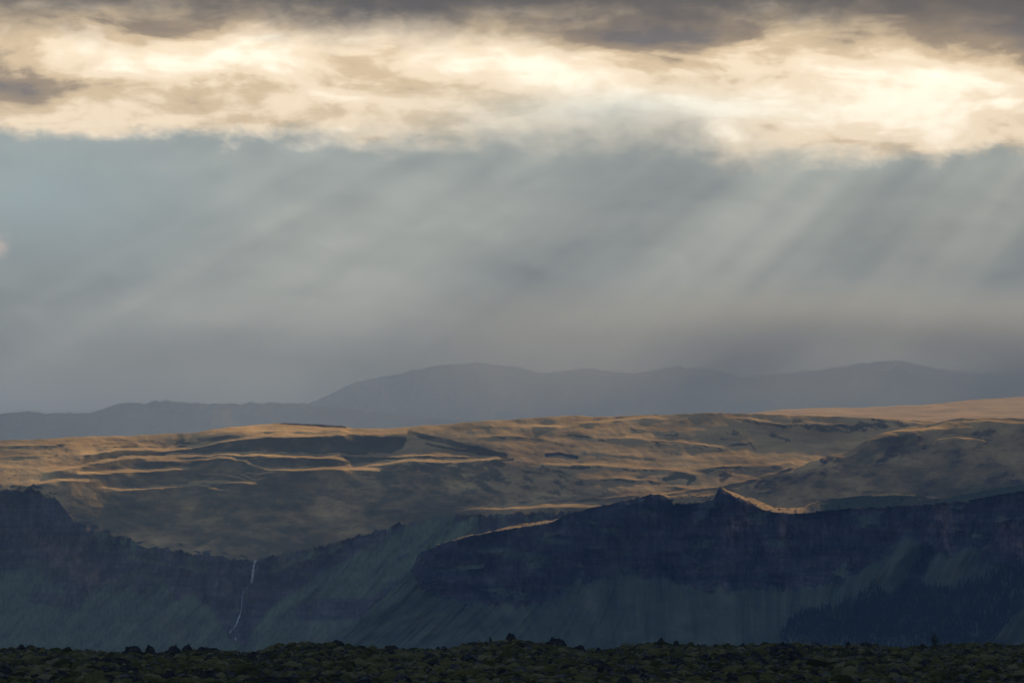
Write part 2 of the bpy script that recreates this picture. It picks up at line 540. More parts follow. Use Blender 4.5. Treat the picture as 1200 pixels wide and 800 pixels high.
# ---------- the long plateau with its cliffs and terraces
def build_plateau():
    crest = [(-140, 517), (0, 515), (50, 513.5), (100, 512), (150, 511), (200, 508), (225, 507), (250, 503), (275, 500), (300, 498), (330, 496), (365, 496.5),
             (400, 498), (412, 502), (450, 502.5), (500, 497), (560, 494.5), (600, 492), (640, 489), (680, 487.5), (720, 488), (770, 487), (800, 484.5), (850, 484.5),
             (900, 486), (960, 487), (1050, 491), (1100, 494), (1200, 498), (1340, 500)]
    rim = [(-140, 566), (0, 575), (20, 576), (45, 574), (58, 581), (75, 597), (98, 614), (118, 624), (150, 632), (170, 640), (200, 644), (235, 650), (262, 653),
           (290, 657), (300, 658), (318, 652), (345, 647), (390, 638), (435, 624), (460, 616), (480, 613), (511, 605), (570, 603), (606, 602), (660, 600), (720, 600), (900, 610), (1340, 620)]
    talus = [(-140, 690), (0, 672), (35, 668), (60, 690), (95, 700), (130, 690), (165, 688), (200, 690), (235, 702), (262, 735), (272, 752), (285, 756), (300, 735),
             (320, 712), (345, 700), (400, 668), (440, 660), (500, 650), (1340, 700)]
    H = Hill(-140, 1340, 1440, 385, lambda x: np.full_like(x, 775.0), lambda x: boxblur(curve(crest, x), 2, 0))
    X, Y = H.X, H.Y
    H.wob = fbm(X * .045, Y * .13, 5, 4, .55) * 2.2
    w2 = fbm(X * .02, Y * .05, 9, 4, .55)
    yr = boxblur(curve(rim, H.x), 2, 0)[None, :] + fbm(X * .05, Y * 0, 21, 5, .65) * 4.5
    yt = boxblur(curve(talus, H.x), 4, 0)[None, :] + fbm(X * .05, Y * .02, 22, 4, .6) * 9.0
    face = smooth(-1.5, 1.5, Y - yr)                    # below the rim
    tal = smooth(-6, 6, Y - yt)
    H.S[:] = .255 + .02 * w2
    # --- plateau ground: right golden part, left terraces
    right = smooth(400, 500, X)
    H.setS(right * .95, .150)
    # far-left gentle moor
    H.setS((1 - smooth(60, 190, X + (Y - 540) * 3.0)) * smooth(580, 560, Y + X * .05) * .9, .145)
    # general upper left
    H.setS((1 - smooth(505, 514, Y)) * smooth(180, 260, X) * (1 - right), .10)
    # dim hill in the middle, below the long lit line
    dimline = [(-140, 700), (430, 552), (440, 546), (470, 541), (540, 541), (590, 538), (610, 541), (646, 547), (672, 557), (700, 567), (730, 580), (770, 600), (1340, 900)]
    H.setS(H.below(dimline, 2.2) * smooth(380, 440, X) * .92, .222)
    H.setS(H.below([(-140, 590), (300, 590), (420, 560), (500, 575), (600, 590), (1340, 600)], 14) * (1 - smooth(440, 640, X)) * .8, .215)
    H.setS(smooth(730, 850, X) * (1 - smooth(520, 545, Y)) * .55, .215)
    # terraces: lit treads and the shaded risers under them
    T = [  # line, tread px, riser px, tread slope, riser slope
        ([(32, 570), (50, 566), (65, 563.5), (85, 562), (104, 564)], 3, 10, .085, .31),
        ([(120, 571), (136, 572.5), (156, 573.5), (180, 571.5), (210, 569.5), (235, 569), (255, 574), (280, 578.5)], 2.0, 22, .070, .285),
        ([(222, 567), (240, 565), (262, 566), (285, 567), (297, 569)], 2.4, 3.5, .075, .26),
        ([(92, 556), (104, 555), (120, 554.5), (145, 553.5), (172, 552), (205, 550), (222, 551)], 3.0, 12, .080, .32),
        ([(56, 554), (80, 549), (112, 543.5), (144, 538.5), (176, 536.5), (192, 536), (215, 536), (243, 536)], 2.2, 10, .070, .33),
        ([(170, 541), (200, 541), (225, 543)], 4.0, 3, .090, .29),
        ([(98, 533), (112, 531.5), (140, 528.5), (172, 528), (200, 529), (220, 526), (244, 521), (266, 517.5), (290, 513.5), (310, 511), (340, 511), (380, 512), (440, 508), (474, 508)], 2.6, 13, .075, .33),
        ([(196, 536), (240, 536), (280, 534), (312, 534), (360, 535.5), (392, 538), (402, 540)], 4.2, 10, .070, .34),
        ([(222, 541), (250, 538.5), (276, 538.5), (288, 541.5), (302, 548), (316, 551)], 1.8, 11, .075, .34),
        ([(312, 552), (340, 551), (360, 550.5), (390, 551), (420, 550), (447, 551)], 3.6, 9, .075, .30),
        ([(395, 550), (420, 547), (440, 544.5), (460, 541.5), (490, 541), (540, 541), (588, 539)], 3.0, 16, .085, .262),
        ([(392, 534), (430, 534.5), (470, 534.5), (512, 535), (560, 536), (600, 536.5)], 1.8, 2.6, .085, .34),
        ([(236, 557), (262, 558), (280, 562), (297, 568)], 1.6, 5, .09, .31),
        ([(286, 555.5), (300, 555.5), (325, 554.5)], 1.2, 4, .09, .33),
        ([(282, 557), (300, 564), (314, 562.5)], 1.4, 4, .09, .32),
        ([(240, 503), (300, 504), (350, 505), (400, 504), (470, 506)], 5.0, 3, .080, .14),
        ([(500, 600), (520, 598.5), (560, 598), (606, 596), (650, 594), (700, 593)], 4.5, 4, .085, .30),
        ([(560, 606), (600, 604), (660, 602)], 1.0, 2, .12, .30),
        ([(596, 597), (626, 589.5), (680, 584), (740, 581), (775, 579.5), (828, 571), (850, 568), (900, 556.5), (930, 546)], 1.5, 5, .09, .30),
        ([(786, 582), (815, 580.5), (842, 580)], 1.6, 3, .08, .3),
        ([(1046, 490), (1060, 492), (1078, 496.5)], 1.5, 2, .075, .2),
        ([(0, 535), (25, 533.5), (52, 534)], 1.6, 3, .09, .2),
        ([(0, 521), (35, 521), (80, 520)], 1.2, 3, .10, .24),
        ([(112, 523), (140, 522), (165, 521.5)], 2.0, 3, .10, .22),
        ([(560, 512), (600, 510), (640, 515)], 1.4, 3, .10, .22),
        ([(610, 498), (660, 500), (720, 492), (780, 489)], 1.8, 3, .09, .20),
        ([(860, 490), (930, 498), (1000, 495)], 1.8, 3, .11, .24),
        ([(700, 512), (770, 516), (850, 524)], 1.5, 4, .10, .22),
        ([(640, 545), (720, 546), (800, 552), (822, 556)], 2.4, 3, .09, .22),
        ([(815, 549), (860, 546), (900, 545), (925, 542)], 2.0, 5, .085, .24),
        ([(700, 559), (760, 562), (812, 572)], 2.0, 3, .10, .24),
    ]
    for pts, up, down, st, sr in T:
        lo = [(a, b + down * .75 + up * .2) for a, b in pts]
        H.setS(H.band(lo, down * .75, down * .75, 16) * .9, sr)
    for pts, up, down, st, sr in T:
        hi = [(a, b - up * .5) for a, b in pts]
        H.setS(H.band(hi, up * .62, up * .62, 14) * .95, st)
    # gullies and shaded wedges in the golden part
    for pts, w, v, k in [
        ([(480, 506), (520, 517), (560, 527), (592, 535)], 3.8, .31, .95), ([(500, 520), (530, 527), (575, 534)], 2.2, .30, .8),
        ([(640, 533), (655, 531.5), (676, 536)], 2.0, .36, .95), ([(618, 511), (645, 517), (672, 523)], 2.0, .25, .8),
        ([(665, 509), (700, 515), (712, 518)], 2.2, .27, .8), ([(676, 530), (720, 535), (790, 541)], 1.6, .22, .8),
        ([(740, 504), (775, 508), (810, 512)], 3.0, .24, .8), ([(760, 523), (790, 523)], 2.6, .25, .8), ([(785, 532), (800, 534)], 2.6, .26, .8),
        ([(780, 562), (795, 558), (812, 560), (806, 566)], 4.0, .29, .9), ([(670, 549), (690, 549)], 2.4, .27, .8), ([(700, 549), (740, 551), (752, 553)], 2.0, .24, .7),
        ([(735, 556), (765, 560)], 1.6, .25, .7), ([(845, 557), (855, 557), (845, 563)], 3.6, .29, .9), ([(840, 549), (868, 546.5)], 1.2, .28, .9),
        ([(905, 510), (918, 516), (925, 518)], 3.4, .27, .85), ([(855, 522), (880, 520), (885, 526)], 2.0, .28, .85), ([(830, 505), (870, 510)], 2.2, .24, .7),
        ([(930, 498), (970, 503), (1010, 500), (1060, 497)], 6.5, .25, .8), ([(560, 500), (600, 502), (640, 505)], 1.4, .21, .7),
        ([(450, 551), (480, 560), (522, 572)], 4.5, .285, .9), ([(560, 568), (585, 580), (590, 590)], 3.5, .27, .7), ([(345, 570), (370, 574), (400, 576)], 6, .28, .7),
        ([(70, 522), (80, 528), (60, 536), (40, 545), (10, 560)], 1.8, .26, .7), ([(100, 522), (90, 527), (60, 542), (30, 556)], 1.2, .23, .5),
        ([(610, 496), (640, 490)], 1.5, .24, .6), ([(120, 515), (180, 517)], 1.5, .26, .7), ([(205, 519), (235, 519)], 1.8, .27, .7),
    ]:
        H.setS(H.stroke(pts, w) * k, v)
    # streaky small folds running down to the right
    q = X * .06 + Y * .0
    r = (Y - .22 * X)
    H.S += (fbm(q * .9, r * .16, 31, 4, .6) * .040 + fbm(q * 4, r * .5, 33, 3, .6) * .018) * smooth(380, 480, X) * (1 - face) \
        + (fbm(X * .05, Y * .30, 35, 4, .6) * .038 + fbm(X * .2, Y * .8, 36, 3, .6) * .022) * (1 - smooth(380, 480, X)) * (1 - face)
    H.S = np.maximum(.07 + (H.S - .06) * 2.3, .085)
    # --- faces
    H.setS(face, 1.55)
    H.setS(face * tal, .62)
    # left bay recess: spur lines
    H.setS(face * (1 - tal) * H.stroke([(95, 616), (150, 650), (230, 672), (285, 680)], 7) * .7, .7)      # ledge in the cliff
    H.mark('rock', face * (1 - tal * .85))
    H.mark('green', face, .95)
    # riser shade painted in as olive, then the dull olive shoulder over the left cliffs
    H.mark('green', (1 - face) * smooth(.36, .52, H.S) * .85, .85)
    H.mark('green', (1 - face) * smooth(560, 600, Y) * (1 - smooth(480, 680, X)), .78)
    H.mark('green', (1 - face) * H.stroke([(300, 655), (350, 640), (400, 632), (450, 618), (490, 606)], 7) * .8, .8)
    H.mark('green', (1 - face) * H.stroke([(110, 522), (140, 520), (160, 521)], 3.5) * .8, .75)
    H.mark('green', (1 - face) * H.stroke([(325, 560), (335, 575), (345, 585)], 9) * .8, .8)
    H.mark('green', (1 - face) * H.stroke([(600, 597), (680, 583), (740, 581), (828, 571), (900, 556)], 3) * .7, .6)
    H.mark('rock', (1 - face) * H.stroke([(330, 496), (365, 497), (405, 500)], 2.6) * .75, 1)
    H.mark('rock', (1 - face) * H.stroke([(640, 533), (655, 531.5), (676, 536)], 2.0) * .8, 1)
    H.mark('green', (1 - face) * H.below([(0, 545), (400, 545), (500, 560), (700, 580), (1340, 600)], 20) * .55, .5)
    # green ribs on the middle ridge
    grass = np.maximum(H.stroke([(520, 612), (470, 638), (430, 655), (385, 680), (350, 705)], 15), H.stroke([(545, 620), (490, 655), (430, 690), (330, 762)], 13))
    grass = np.maximum(grass, H.stroke([(400, 640), (360, 652), (320, 668)], 5) * .6)
    grass = np.maximum(grass, H.stroke([(345, 700), (318, 722), (300, 760)], 9))
    H.mark('rock', grass * face, .05)
    H.mark('green', grass * face, .9)
    H.setS(grass * face * .8, .75)
    gr2 = np.maximum(H.stroke([(150, 652), (190, 660), (240, 668)], 5), H.stroke([(60, 690), (45, 665), (20, 640)], 12)) * .7
    gr2 = np.maximum(gr2, H.stroke([(120, 690), (160, 670), (190, 682)], 9) * .6)
    H.mark('rock', gr2 * face, .2)
    dkr = np.maximum(H.stroke([(0, 600), (25, 610), (20, 640)], 18), H.stroke([(70, 625), (60, 600), (85, 590)], 9))
    dkr = np.maximum(dkr, H.stroke([(500, 670), (440, 712), (360, 715)], 16) * .9)
    dkr = np.maximum(dkr, H.stroke([(285, 690), (282, 740)], 11))
    dkr = np.maximum(dkr, H.stroke([(40, 700), (90, 705)], 8) * .8)
    H.mark('rock', dkr * face, 1)
    H.mark('red', H.stroke([(40, 625), (80, 660), (110, 688), (150, 692)], 9) + H.stroke([(215, 700), (230, 702)], 5) + H.stroke([(90, 650), (140, 690)], 8))
    H.lush = face * 1.0
    tong = smooth(.0, .45, fbm(X * .05, Y * .015, 69, 4, .6)) * smooth(22, 4, Y - yr) * smooth(70, 110, X)
    H.mark('rock', tong * face * .9, .1)
    near_rim = smooth(16, 0, yr - Y) * (1 - face) * (1 - smooth(285, 330, X))
    H.mark('rock', near_rim * smooth(.05, .5, fbm(X * .06, Y * .22, 61, 4, .6)), .95)
    rk0 = np.clip(H.rock, 0, 1)
    wq = fbm(X * .03, Y * .03, 68, 4, .6)
    sh = fbm((X + 1.1 * Y) * .06, Y * .012, 63, 4, .6)
    H.tint = face * (sh * .30 + fbm(X * .03, Y * .05, 64, 4, .6) * .30 + rk0 * fbm(X * .12 + 1.2 * wq, Y * .03, 66, 4, .65) * .38 + fbm(X * .35, Y * .12, 70, 3, .7) * .38 + rk0 * smooth(.15, .5, fbm(X * .02 + wq, Y * .14 + wq * 2, 67, 4, .6)) * .3) + (1 - face) * fbm(X * .012, Y * .08, 65, 5, .6) * .25 + grass * face * .25
    H.integrate(4700.0)
    P = H.points()
    wx, wy, wz = P[..., 0], P[..., 1], P[..., 2]
    rk = H.rock * face
    # buttresses and ledges push the face in and out, hollows and knolls ride on the top
    dd = rk * (fbm(wx * .016, wz * .006, 41, 5, .55) * 26 + ridged(wx * .05, wz * .014, 42, 3) * 6 + perlin(wz * .05, wx * .004, 43) * 9) \
        + face * (1 - rk) * (fbm((wx - wz * .7) * .03, wz * .008, 44, 4, .6) * 7 + ridged((wx - wz * .8) * .07, wz * .01, 48, 3) * 2.5)
    P[..., 0] += H.hx * dd
    P[..., 1] += H.hy * dd
    fade = smooth(0, .04, np.linspace(0, 1, Y.shape[0]))[:, None]
    dz = (1 - face) * (fbm(wx * .009, wy * .0045, 45, 4, .5) * 1.6 + fbm(wx * .035, wy * .02, 46, 4, .6) * .6 + ridged(wx * .02 + 7, wy * .008, 47, 3) * .5)
    P[..., 2] += dz * fade
    H.P = P
    Q, at = H.skirt(.10, (60, 200, 600, 1500, 3000))
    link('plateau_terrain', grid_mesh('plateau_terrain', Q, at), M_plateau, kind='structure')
    hills['plateau'] = H


# ---------- the rounded hill on the right, in front of the plateau
def build_round_hill():
    top = [(720, 597), (760, 588), (800, 579), (867, 570), (895, 561), (926, 552), (955, 539), (989, 530), (1003, 523), (1016, 516), (1035, 507), (1052, 503), (1070, 499), (1088, 497), (1102, 493),
           (1114, 490), (1124, 489), (1136, 489.5), (1150, 490), (1175, 491), (1200, 490), (1260, 484), (1340, 480)]
    H = Hill(720, 1340, 620, 190, lambda x: np.full_like(x, 612.0), lambda x: boxblur(curve(top, x), 2, 0))
    X, Y = H.X, H.Y
    H.wob = fbm(X * .05, Y * .1, 105, 4, .55) * 2
    H.S[:] = .46 + .06 * fbm(X * .02, Y * .04, 101, 4, .5)
    u = Y - curve(top, H.x)[None, :]
    H.setS((1 - smooth(2, 22, u)) * .8, .36)
    for pts, w, v, k in [
        ([(1030, 508), (1045, 505), (1072, 502.5), (1108, 501.5)], 1.9, .085, .95), ([(1104, 514), (1120, 511.5), (1135, 512), (1150, 515)], 2.2, .085, .95),
        ([(1155, 493), (1180, 494), (1205, 496)], 2.2, .10, .9), ([(1085, 500), (1120, 493)], 2, .19, .6),
        ([(930, 550), (980, 532), (1010, 522)], 2.0, .2, .5),
    ]:
        H.setS(H.stroke(pts, w) * k, v)
    H.setS(H.band([(1050, 520), (1100, 517), (1160, 520)], 3, 4) * .4, .45)
    H.S += fbm(X * .05, (Y + .4 * X) * .08, 103, 4, .6) * .03
    H.S = np.maximum(H.S, .075)
    H.mark('green', H.below([(720, 560), (900, 565), (1340, 560)], 20), .45)
    H.mark('green', H.stroke([(960, 565), (1000, 545), (1035, 525), (1060, 512)], 9) * .6, .7)
    heath = np.maximum(H.stroke([(1100, 535), (1130, 530), (1170, 545)], 18), H.stroke([(995, 560), (1030, 545), (1045, 525)], 8))
    heath = np.maximum(heath, H.stroke([(860, 575), (930, 560), (990, 535)], 8))
    H.mark('rock', heath * .35, 1)
    H.mark('red', heath * .5, .6)
    H.mark('rock', H.below([(720, 500), (1340, 500)], 8) * smooth(.1, .5, fbm(X * .02, (Y + X * .5) * .03, 120, 4, .6)) * .5, .8)
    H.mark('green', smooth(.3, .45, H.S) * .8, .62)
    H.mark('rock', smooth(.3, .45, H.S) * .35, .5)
    H.tint = fbm((X + Y) * .03, Y * .04, 121, 5, .6) * .15
    H.integrate(4560.0)
    P = H.points()
    wx, wy, wz = P[..., 0], P[..., 1], P[..., 2]
    P[..., 2] += (fbm(wx * .008, wy * .006, 111, 4, .5) * 2.2 + fbm(wx * .04, wy * .03, 112, 4, .6) * .8) * smooth(0, .1, np.linspace(0, 1, Y.shape[0]))[:, None]
    H.P = P
    Q, at = H.skirt(.22, (40, 150, 500, 1400))
    link('round_hill', grid_mesh('round_hill', Q, at), M_plateau, kind='structure')
    hills['round'] = H


# ---------- the near dark escarpment
def build_escarpment():
    rim = [(340, 760), (360, 760), (385, 758), (408, 732), (430, 708), (452, 690), (470, 672), (482, 658), (490, 645), (494, 642), (514, 637), (540, 631), (563, 625), (588, 621.5), (615, 617), (640, 613.5),
           (648, 612), (655, 606), (670, 601), (689, 595), (715, 590), (747, 583), (758, 580), (770, 579), (778, 580), (783, 585), (790, 591), (815, 590), (835, 586), (841, 576), (842.5, 571),
           (845, 570.5), (850, 575), (858, 580), (873, 586), (881, 590), (890, 596), (908, 601), (925, 602), (944, 601.5), (962, 599), (1011, 595), (1040, 594), (1070, 592), (1092, 591), (1115, 589),
           (1160, 582), (1200, 575), (1340, 560)]
    top = [(340, 773), (360, 771), (385, 766), (408, 740), (430, 716), (452, 698), (470, 680), (482, 666), (490, 650), (494, 643.5), (514, 637), (540, 629), (555, 626), (563, 624.5), (580, 621.5), (592, 617.5), (610, 614), (642, 609),
           (650, 609), (657, 605.5), (672, 600.7), (691, 594.8), (717, 589.5), (747, 582.6), (758, 579), (770, 578), (776, 578.5), (783, 581), (800, 580), (820, 579), (838, 578), (841, 574), (842.5, 570),
           (845, 569.5), (850, 573), (858, 576.5), (873, 582), (884, 584), (892, 588), (905, 594), (915, 595), (930, 595), (942, 594), (950, 590), (971, 585), (1005, 581), (1040, 578.5), (1070, 578), (1078, 580), (1086, 583), (1094, 584),
           (1120, 580), (1160, 572), (1200, 566), (1340, 545)]
    tal = [(340, 740), (410, 700), (450, 680), (478, 672), (492, 684), (510, 694), (545, 708), (603, 708), (648, 702), (680, 685), (734, 674), (770, 676), (815, 690), (867, 692), (930, 688), (971, 683), (1010, 668),
           (1052, 651), (1070, 640), (1090, 652), (1115, 650), (1140, 645), (1170, 668), (1200, 660), (1340, 660)]
    H = Hill(340, 1340, 980, 345, lambda x: np.full_like(x, 775.0), lambda x: boxblur(curve(top, x), 1, 0))
    X, Y = H.X, H.Y
    H.wob = fbm(X * .05, Y * .1, 205, 4, .55) * 2
    yr = curve(rim, H.x)[None, :] + fbm(X * .12, X * 0, 225, 4, .65) * 1.3 * smooth(495, 520, X)
    yt = boxblur(curve(tal, H.x), 3, 0)[None, :] + fbm(X * .05, Y * .02, 222, 4, .6) * 10.0
    face = smooth(-.8, .8, Y - yr)
    talm = smooth(-5, 5, Y - yt)
    H.S[:] = .15
    # ground on top
    H.setS(smooth(948, 970, X) * (1 - smooth(1090, 1110, X)), .40)
    H.setS(H.band([(1022, 579.5), (1045, 579), (1074, 579)], 1, 1.6, 8), .09)
    H.setS(H.band([(990, 594), (1015, 593), (1042, 593)], .8, .6, 8), .12)
    H.setS(H.band([(1096, 585), (1140, 578), (1200, 570), (1340, 552)], 1.2, 1.0, 8), .16)
    H.setS(smooth(1100, 1115, X) * .8, .26)
    H.setS(smooth(850, 858, X) * (1 - smooth(944, 952, X)) * (1 - face), .10)
    H.setS(H.stroke([(884, 586), (890, 587.5)], 1.6) * .9, .6)
    H.setS(smooth(560, 575, X) * (1 - smooth(655, 665, X)) * (1 - face), .10)
    H.setS(smooth(780, 786, X) * (1 - smooth(836, 840, X)) * H.below([(780, 583), (840, 582)], 1) * (1 - face), .40)
    H.S += fbm(X * .1, Y * .6, 230, 3, .6) * .02
    H.S = np.maximum(.07 + (H.S - .06) * 1.8, .085)
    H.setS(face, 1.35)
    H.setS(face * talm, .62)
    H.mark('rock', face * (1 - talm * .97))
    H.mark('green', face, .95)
    H.mark('green', (1 - face) * smooth(948, 970, X), .8)
    H.mark('rock', (1 - face) * smooth(.25, .5, fbm(X * .2, Y * .5, 226, 4, .6)) * smooth(500, 520, X) * .9, 1)
    # green spurs between dark gullies
    gr = np.maximum(H.stroke([(1066, 640), (1040, 668), (1000, 702), (950, 730)], 13), H.stroke([(1140, 650), (1118, 672), (1095, 690)], 11) * .8)
    gr = np.maximum(gr, H.stroke([(1215, 700), (1180, 735), (1160, 760)], 15))
    gr = np.maximum(gr, H.stroke([(560, 640), (610, 650), (650, 632)], 12) * .35)
    gr = np.maximum(gr, H.stroke([(835, 592), (822, 606), (806, 622)], 3.5) * .5)
    H.mark('rock', gr * face, .05)
    H.mark('green', gr * face, .95)
    H.setS(gr * face * .75, .7)
    dk = np.maximum(H.stroke([(700, 655), (770, 662), (900, 668), (990, 655)], 14), H.stroke([(520, 690), (600, 694), (650, 680)], 12))
    dk = np.maximum(dk, H.stroke([(1080, 660), (1060, 690), (1010, 740)], 12) * .8)
    H.mark('rock', dk * face * (1 - gr), 1.0)
    band = np.maximum(H.stroke([(560, 645), (640, 652), (690, 665), (740, 668)], 4), H.stroke([(620, 628), (680, 640), (740, 650)], 3.5)) * .55
    H.mark('rock', band * face, .25)
    H.mark('red', H.stroke([(860, 625), (880, 600)], 12) + H.stroke([(918, 612), (918, 640)], 5) + H.stroke([(1105, 600), (1110, 640)], 9) + H.stroke([(1180, 620), (1200, 640)], 12))
    wq = fbm(X * .03, Y * .03, 268, 4, .6)
    lean0 = np.interp(H.x, [340, 560, 700, 780, 860, 1000, 1340], [1.0, .8, .35, 0.0, -.12, .7, .9])[None, :]
    H.tint = face * (fbm((X + lean0 * Y) * .055, Y * .008, 263, 4, .62) * .34 + fbm(X * .03, Y * .06, 264, 5, .6) * .30 + np.clip(H.rock, 0, 1) * (fbm(X * .12 + 1.3 * wq, Y * .03, 266, 4, .65) * .42 + fbm(X * .35, Y * .12, 270, 3, .7) * .42 + smooth(.15, .5, fbm(X * .02 + wq, Y * .13 + wq * 2, 267, 4, .6)) * .4))
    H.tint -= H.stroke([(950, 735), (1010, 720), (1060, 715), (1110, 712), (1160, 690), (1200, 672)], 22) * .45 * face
    H.mark('rock', face * (1 - talm) * smooth(.35, .7, fbm(X * .022 + Y * .01, Y * .07, 265, 4, .55)) * .75, .3)
    H.integrate(4000.0, 1, 10, .5)
    # the scree foot: pushed forward where ribs run down
    P = H.points()
    wx, wy, wz = P[..., 0], P[..., 1], P[..., 2]
    rk = H.rock * face
    lean = np.interp(H.x, [340, 560, 700, 780, 860, 1000, 1340], [1.1, .9, .45, 0.0, -.15, .7, .9])[None, :]
    q = wx - (wz - 60) * lean
    edge = smooth(0, 8, Y - H.Y[-1][None, :])
    dd = rk * (fbm(wx * .018, wz * .008, 241, 5, .55) * 24 + ridged(wx * .06, wz * .016, 242, 3) * 6 + perlin(wz * .06, wx * .004, 243) * 8) \
        + face * (1 - rk) * (fbm(q * .035, wz * .004, 244, 4, .6) * 10 + ridged(q * .09, wz * .008, 245, 3) * 3)
    for pts, w, a in [([(1066, 640), (1000, 702), (940, 745)], 12, 40), ([(1215, 695), (1170, 745)], 14, 50), ([(845, 580), (815, 612), (770, 650)], 10, 22), ([(1130, 645), (1095, 690)], 10, 25), ([(760, 582), (700, 640)], 16, 20)]:
        dd -= H.stroke(pts, w) * a * face
    for pts, w, a in [([(800, 592), (790, 630)], 12, 25), ([(1085, 650), (1030, 745)], 10, 30), ([(940, 605), (935, 660)], 14, 20)]:
        dd += H.stroke(pts, w) * a * face
    dd *= edge
    P[..., 0] += H.hx * dd
    P[..., 1] += H.hy * dd
    P[..., 2] += (1 - face) * fbm(wx * .05, wy * .03, 246, 4, .6) * .5 + face * (1 - edge) * fbm(wx * .07, wz * .0, 247, 5, .7) * 2.2
    H.P = P
    Q, at = H.skirt(.42, (25, 90, 250, 500))
    link('escarpment_terrain', grid_mesh('escarpment_terrain', Q, at), M_escarp, kind='structure')
    hills['escarp'] = H


def build_back_plateau():
    top = [(820, 488), (870, 485), (900, 481), (950, 478), (1000, 477.5), (1050, 475.5), (1090, 474), (1120, 470.5), (1160, 467), (1200, 464), (1340, 455)]
    H = Hill(820, 1340, 420, 60, lambda x: np.full_like(x, 515.0), lambda x: boxblur(curve(top, x), 2, 0))
    X, Y = H.X, H.Y
    H.wob = fbm(X * .05, Y * .1, 305, 4, .55) * 2
    H.S[:] = .098 + fbm(X * .02, Y * .2, 301, 4, .6) * .02
    H.setS(H.band([(1060, 481), (1110, 481), (1160, 482)], 1.2, 1.2) * .7, .2)
    H.setS(H.stroke([(1140, 478), (1156, 479)], 2) * .7, .22)
    H.setS(H.band([(1040, 480), (1100, 478), (1180, 472)], .8, .6) * .7, .085)
    H.setS(H.band([(900, 487), (960, 488), (1040, 489)], 1.2, 1.0) * .5, .2)
    H.integrate(8600.0)
    P = H.points()
    wx, wy = P[..., 0], P[..., 1]
    P[..., 2] += fbm(wx * .006, wy * .003, 311, 4, .6) * 2.5
    H.P = P
    H.mark('green', smooth(500, 480, Y) * 0 + 1, .05)
    Q, at = H.skirt(.10, (100, 400, 1500, 3000))
    link('upland_terrain', grid_mesh('upland_terrain', Q, at), M_plateau, kind='structure')


def build_mountains():
    specs = [
        ('mountain_range', -160, 760, 17500, [(-160, 492), (-60, 489), (0, 485), (20, 482), (46, 482), (53, 485), (60, 483.5), (105, 483.5), (118, 480), (132, 475), (145, 471), (158, 472.5), (172, 471.5), (195, 469),
                                            (210, 470), (225, 472), (262, 473), (290, 472), (310, 471), (350, 472.5), (400, 478), (520, 490), (760, 505)], 401),
        ('mountain', 250, 1340, 20500, [(250, 505), (300, 490), (345, 478), (365, 471), (385, 463), (400, 455), (412, 449), (425, 446), (450, 441), (475, 436), (500, 430), (520, 427), (560, 425), (600, 429), (640, 437), (690, 431), (740, 438),
                                        (790, 429), (830, 432), (870, 441), (920, 437), (970, 432), (1020, 424), (1055, 422), (1100, 433), (1150, 438), (1200, 432), (1340, 425)], 402),
    ]
    for name, x0, x1, d0, top, seed in specs:
        H = Hill(x0, x1, int((x1 - x0) * .55), 100, lambda x: np.full_like(x, 530.0), lambda x: boxblur(curve(top, x), 1, 0) + fbm(x * .08, x * 0, seed, 4, .55) * 2.0)
        X, Y = H.X, H.Y
        H.S[:] = .42 + fbm(X * .02, Y * .04, seed + 3, 4, .5) * .08
        H.integrate(float(d0))
        P = H.points()
        wx, wz = P[..., 0], P[..., 2]
        dd = (fbm(wx * .0011, wz * .0012, seed + 5, 5, .55) * 420 + ridged(wx * .003, wz * .002, seed + 6, 4) * 90) * smooth(0, .15, np.linspace(1, 0, Y.shape[0]))[:, None]
        P[..., 0] += H.hx * dd
        P[..., 1] += H.hy * dd
        H.mark('rock', smooth(-.2, .5, fbm(wx * .002, wz * .004, seed + 8, 4, .6)), .8)
        H.P = P
        Q, at = H.skirt(.3, (300, 1200, 3000))
        link(name, grid_mesh(name, Q, at), M_mount, kind='structure')
        hills[name] = H


build_plateau()
build_round_hill()
build_escarpment()
build_back_plateau()
build_mountains()


# ------------------------------------------------------------------ the flat ground to the horizon
def build_ground():
    m, g = new_mat('valley_ground')
    geo = g.n.new('ShaderNodeNewGeometry')
    p = geo.outputs['Position']
    n1 = g.noise(p, .004, 5, .6)
    n2 = g.noise(p, .12, 5, .6)
    c = g.mix(g.step(n1, .4, .6), (.050, .058, .024), (.085, .080, .038))
    c = g.scale(c, g.add(.6, g.mul(n2, .8)))
    finish(m, g, c, n2, 1.0, .5)
    xs = np.concatenate([-np.geomspace(38000, 50, 22), [0], np.geomspace(50, 38000, 22)])
    ys = np.concatenate([-np.geomspace(18000, 50, 16), [0], np.geomspace(50, 42000, 30)])
    gx, gy = np.meshgrid(xs, ys)
    rr = np.hypot(gx, gy)
    P = np.stack([gx, gy, -1.0 - 50 * smooth(850, 2600, rr)], -1)
    link('ground', grid_mesh('ground', P), m, kind='structure')


build_ground()


# ------------------------------------------------------------------ the mossy lava field in front
FIELD_TOP = [(-200, 757), (0, 759), (25, 757), (45, 756), (75, 760), (90, 760), (110, 761), (135, 763), (160, 762), (190, 763), (230, 760), (255, 759), (290, 762), (305, 761), (325, 755), (355, 751),
             (400, 752), (425, 756), (440, 757), (470, 758), (500, 758), (530, 757), (545, 752), (565, 750), (590, 748), (602, 747), (625, 750), (645, 752), (660, 755), (680, 758), (705, 760), (735, 754),
             (760, 752), (790, 753), (815, 753), (830, 755), (870, 754), (900, 753), (925, 752), (950, 754), (985, 755), (1000, 753), (1025, 755), (1060, 757), (1090, 754), (1130, 752), (1155, 751), (1175, 753),
             (1200, 752), (1400, 752)]


